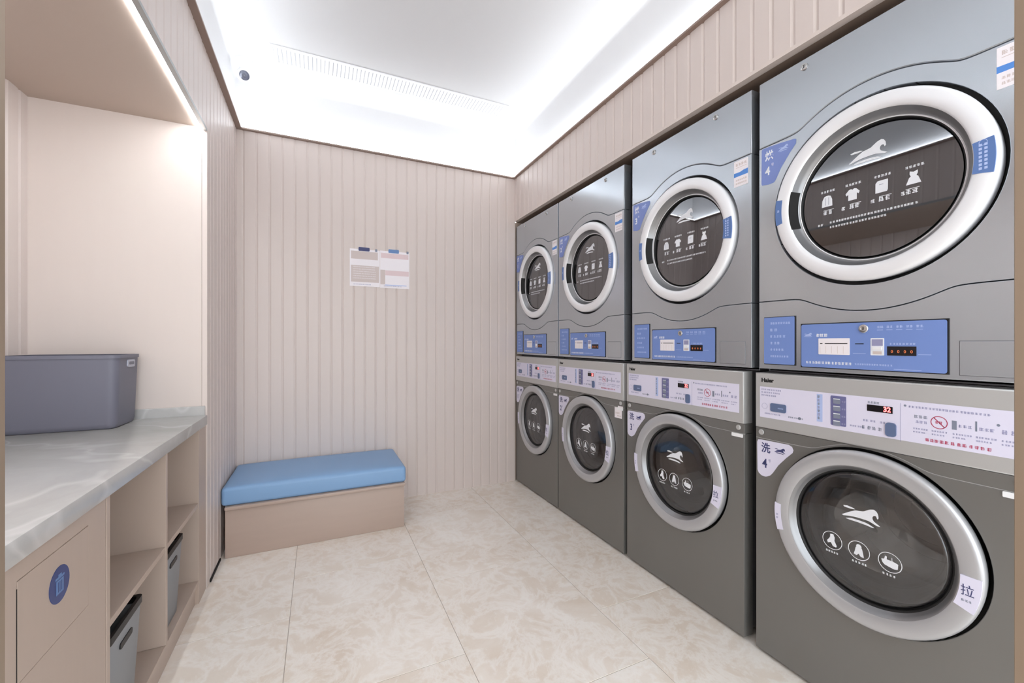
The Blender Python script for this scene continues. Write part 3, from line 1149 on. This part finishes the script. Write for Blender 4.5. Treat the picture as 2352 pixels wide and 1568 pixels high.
def build_tub():
    t = thing('laundry_tub', 'large grey plastic tub standing on the marble worktop', 'tub', (-.885, 2.225, .8103))
    x0, x1, y0, y1, H = -.168, .176, -.118, .106, .283

    def ring(z, ins, r, n=6):
        pts = []
        for cx, cy, s in ((x1 - ins - r, y1 - ins - r, 0), (x0 + ins + r, y1 - ins - r, 90), (x0 + ins + r, y0 + ins + r, 180), (x1 - ins - r, y0 + ins + r, 270)):
            for i in range(n + 1):
                tt = R(s + 90 * i / n)
                pts.append((cx + r * math.cos(tt), cy + r * math.sin(tt), z))
        return pts
    mb = MB()
    lv = [ring(.002, .024, .02), ring(.0, .018, .022), ring(.004, .012, .026), ring(.02, .0085, .028), ring(H, 0, .03), ring(H, .005, .028), ring(.012, .016, .02)]
    n = len(lv[0])
    vs = [p for l in lv for p in l]
    k = len(lv)
    fs = [(i * n + q, i * n + (q + 1) % n, (i + 1) * n + (q + 1) % n, (i + 1) * n + q) for i in range(k - 1) for q in range(n)]
    fs += [tuple(range(n - 1, -1, -1)), tuple(range((k - 1) * n, k * n))]
    mb.add(vs, fs, M['tub'])
    mb.build('body', t, 45)
    lv = [ring(H - .010, -.0035, .032), ring(H + .003, -.0035, .032), ring(H + .003, .006, .028), ring(H - .010, .0002, .03)]
    mb = MB()
    vs = [p for l in lv for p in l]
    fs = [(i * n + q, i * n + (q + 1) % n, ((i + 1) % 4) * n + (q + 1) % n, ((i + 1) % 4) * n + q) for i in range(4) for q in range(n)]
    mb.add(vs, fs, M['tub'])
    mb.build('rim', t, 45)
    mb = MB(lambda p: (x1 + p[2] - .002, p[0], p[1]))
    mb.rrect(-.030, .040, H - .048, H - .018, .008, -.002, .005, M['tub_tab'])
    mb.rrect(-.018, .028, H - .038, H - .026, .004, .005, .0062, M['tub'])
    mb.build('grip', t, 30, label='pale moulded grip')


build_tub()


# ------------------------------------------------------------------ bench
def build_bench():
    X0, X1, Ya, Yb = XL + .022, .485, 2.638, YB - .001
    t = thing('bench', 'low pale laminate box bench in the corner by the fluted wall', 'bench', (.005, 2.88, 0))
    tf = lambda p: (p[0] - .005, p[1] - 2.88, p[2])
    mb = MB(tf)
    mb.box(X0, X1 - .004, Ya, Yb, 0, .2575, M['wood_bench'], .003, 2)
    mb.build('base', t)
    mb = MB(tf)
    mb.box(X0, X1, Ya - .017, Yb, .258, .276, M['wood_bench'], .004, 2)
    mb.build('top_board', t)
    # cushion
    b = bmesh.new()
    bmesh.ops.create_cube(b, size=1)
    cx0, cx1, cy0, cy1, cz0, cz1 = XL + .004, .492, Ya - .006, YB - .004, .2765, .375
    for v in b.verts:
        v.co = Vector((cx0 + (v.co.x + .5) * (cx1 - cx0), cy0 + (v.co.y + .5) * (cy1 - cy0), cz0 + (v.co.z + .5) * (cz1 - cz0)))
    bmesh.ops.bevel(b, geom=b.edges[:], offset=.020, segments=4, profile=.5, affect='EDGES')
    bmesh.ops.subdivide_edges(b, edges=[e for e in b.edges if e.calc_length() > .2], cuts=9, use_grid_fill=True)
    for v in b.verts:
        if v.co.z > cz1 - .03:
            fx = (v.co.x - cx0) / (cx1 - cx0) * 2 - 1
            fy = (v.co.y - cy0) / (cy1 - cy0) * 2 - 1
            v.co.z += .014 * max(0, 1 - fx ** 4) * max(0, 1 - fy ** 4)
    mb = MB(lambda p: (p[0] - .01, p[1] - 2.87, p[2] - .2765))
    mb.bm(b, M['cushion'])
    o = mb.build('seat_cushion', None, 60)
    o.location = (.01, 2.87, .2765)
    tag(o, 'light blue rectangular seat cushion lying on the bench', 'cushion')


build_bench()


# ------------------------------------------------------------------ small things
def build_notices():
    yw = YB - .0005
    for k, (x0, x1, z0, z1, label) in enumerate(((.1940, .3965, 1.5430, 1.8050, 'left of the two paper notices on the fluted wall, greyer print'),
                                                 (.3985, .6060, 1.5400, 1.8080, 'right of the two paper notices on the fluted wall, whiter print'))):
        cx, cz = (x0 + x1) / 2, (z0 + z1) / 2
        t = thing('notice_sign', label, 'notice', (cx, yw, cz), 'paper notices on the back wall')
        tf = lambda p: (p[0] - cx, -p[2], p[1] - cz)
        mb = MB(tf)
        mb.rect(x0, x1, z0, z1, 0, .0008, M['paper'])
        w = x1 - x0
        d = .0008
        if k == 0:
            mb.rect(x0 + .008, x1 - .014, z1 - .070, z1 - .015, d, d + .0002, M['paper_grey'])
            mb.rect(x0 + .008, x1 - .006, z0 + .030, z1 - .115, d, d + .0002, M['paper_grey'])
            for q in range(6):
                mb.glyphs(x0 + .02, x1 - .03, z1 - .125 - q * .016, .007, d + .0002, M['paper'], .8)
        else:
            mb.rect(x0 + .006, x1 - .006, z1 - .052, z1 - .016, d, d + .0002, M['paper_pink'])
            mb.rect(x0 + .036, x1 - .004, z0 + .092, z1 - .140, d, d + .0002, M['paper_pink'])
            mb.rect(x0 + .002, x0 + .035, z0 + .025, z0 + .130, d, d + .0002, M['paper_grey'])
            mb.rect(x0 + .035, x1 - .02, z0 + .0190, z0 + .0245, d, d + .0002, M['paleblue'])
        mb.glyphs(x0 + .025, x1 - .06, z0 + .014, .007, d, M['lilac_print'], .8)
        mb.build('sheet', t, 0)
        mb = MB(tf)
        mb.rrect(x0 + .058, x0 + .132, z1 - .012, z1 + .014, .005, d, .004, M['navy'] if k == 0 else M['midblue'])
        mb.build('header_tab', t, 30, label='dark blue tab on the top edge')
        mb = MB(tf)
        mb.rrect(x1 - .032 + .012 * k, x1 - .018 + .012 * k, z1 - .010, z1 + .008, .003, d, .005, M['greyprint'])
        mb.build('clip', t, 30)


build_notices()


def build_vent():
    x0, x1, y0, y1 = -.262, 1.256, 2.765, 2.935
    t = thing('air_vent', 'long white linear air grille set in the ceiling', 'vent', ((x0 + x1) / 2, (y0 + y1) / 2, ZC))
    tf = lambda p: (p[0] - (x0 + x1) / 2, p[1] - (y0 + y1) / 2, p[2] - ZC)
    mb = MB(tf)
    f = .016
    for a, b, c, d in ((x0, x1, y0, y0 + f), (x0, x1, y1 - f, y1), (x0, x0 + f, y0 + f, y1 - f), (x1 - f, x1, y0 + f, y1 - f)):
        mb.box(a, b, c, d, ZC - .008, ZC - .0003, M['white'], .001, 1)
    mb.build('frame', t)
    mb = MB(tf)
    mb.box(x0 + f, x1 - f, y0 + f, y1 - f, ZC - .0045, ZC - .0005, M['vent_back'])
    n = 64
    for i in range(n):
        x = x0 + f + (x1 - x0 - 2 * f) * (i + .5) / n
        mb.box(x - .0090, x + .0090, y0 + f, y1 - f, ZC - .0075, ZC - .0046, M['white'])
    mb.build('grille', t)


build_vent()


def build_camera_dome():
    c = Vector((-.418, 3.0, 2.800))
    t = thing('security_camera', 'small white security camera in the ceiling corner', 'camera', (c.x, c.y, ZC))
    tf = lambda p: (p[0], p[1], p[2])
    mb = MB()
    n = 28
    prof = [(.0005, -.0002), (.044, -.0002), (.045, -.006), (.040, -.018), (.030, -.030), (.024, -.060), (.0005, -.062)]
    vs, fs = [], []
    for i in range(n):
        a = 2 * PI * i / n
        vs += [(r * math.cos(a), r * math.sin(a), z) for r, z in prof]
    p = len(prof)
    for i in range(n):
        j = (i + 1) % n
        fs += [(i * p + q, i * p + q + 1, j * p + q + 1, j * p + q) for q in range(p - 1)]
    mb.add(vs, fs, M['white'])
    mb.build('mount', t)
    # ball turned to the room
    aim = Vector((.25, -1, -.55)).normalized()
    rot = aim.to_track_quat('Z', 'Y').to_matrix()
    ctr = Vector((0, 0, -.092))

    def turn(prof, m, nm, lab=None):
        mb = MB()
        vs, fs = [], []
        for i in range(n):
            a = 2 * PI * i / n
            vs += [tuple(ctr + rot @ Vector((r * math.cos(a), r * math.sin(a), z))) for r, z in prof]
        p = len(prof)
        for i in range(n):
            j = (i + 1) % n
            fs += [(i * p + q, j * p + q, j * p + q + 1, i * p + q + 1) for q in range(p - 1)]
        mb.add(vs, fs, m)
        mb.build(nm, t, 50, label=lab)
    r = .040
    turn([(.0005, -r)] + [(r * math.sin(R(x)), -r * math.cos(R(x))) for x in range(15, 136, 12)] + [(.0275, .031), (.027, .028)], M['white'], 'ball')
    turn([(.027, .028), (.026, .0285), (.010, .0300), (.009, .0275), (.0005, .0275)], M['lens'], 'lens', 'dark grey lens')


build_camera_dome()


def build_niche_led():
    t = thing('led_profile', 'bright led strip light along the front of the niche ceiling', 'light', (-.493, .8, ZS))
    tf = lambda p: (p[0] + .493, p[1] - .8, p[2] - ZS)
    mb = MB(tf)
    ya, yb = YF, YN - .002
    mb.box(-.4915, XL + .001, ya, yb, ZS - .014, ZS - .0005, M['alu'], .0008, 1)
    mb.box(-.5115, -.4917, ya, yb, ZS - .0015, ZS - .0005, M['alu'])
    mb.build('channel', t)
    mb = MB(tf)
    mb.box(-.5105, -.4925, ya, yb, ZS - .0040, ZS - .0016, M['led_niche'])
    mb.build('diffuser', t, label='glowing white diffuser')


build_niche_led()

# ------------------------------------------------------------------ world, camera, view
w = bpy.data.worlds.new('World')
SC.world = w
w.use_nodes = True
bg = w.node_tree.nodes['Background']
bg.inputs['Color'].default_value = (.90, .96, 1.0, 1)
bg.inputs['Strength'].default_value = 1.05

cam = bpy.data.cameras.new('camera')
cam.sensor_width = 36
cam.lens = 36 * 957 / 2352
cam.shift_y = 2 / 2352
cam.clip_start = .01
co = bpy.data.objects.new('camera', cam)
C.objects.link(co)
co.location = (0, 0, 1.146)
co.rotation_euler = (R(90), 0, -R(24.83))
SC.camera = co

SC.view_settings.view_transform = 'Standard'
SC.view_settings.look = 'None'
SC.view_settings.gamma = 1
SC.view_settings.exposure = 1.68
SC.view_settings.use_curve_mapping = False
try:
    SC.cycles.max_bounces = 12
    SC.cycles.diffuse_bounces = 6
    SC.cycles.glossy_bounces = 5
    SC.cycles.transparent_max_bounces = 12
except Exception:
    pass
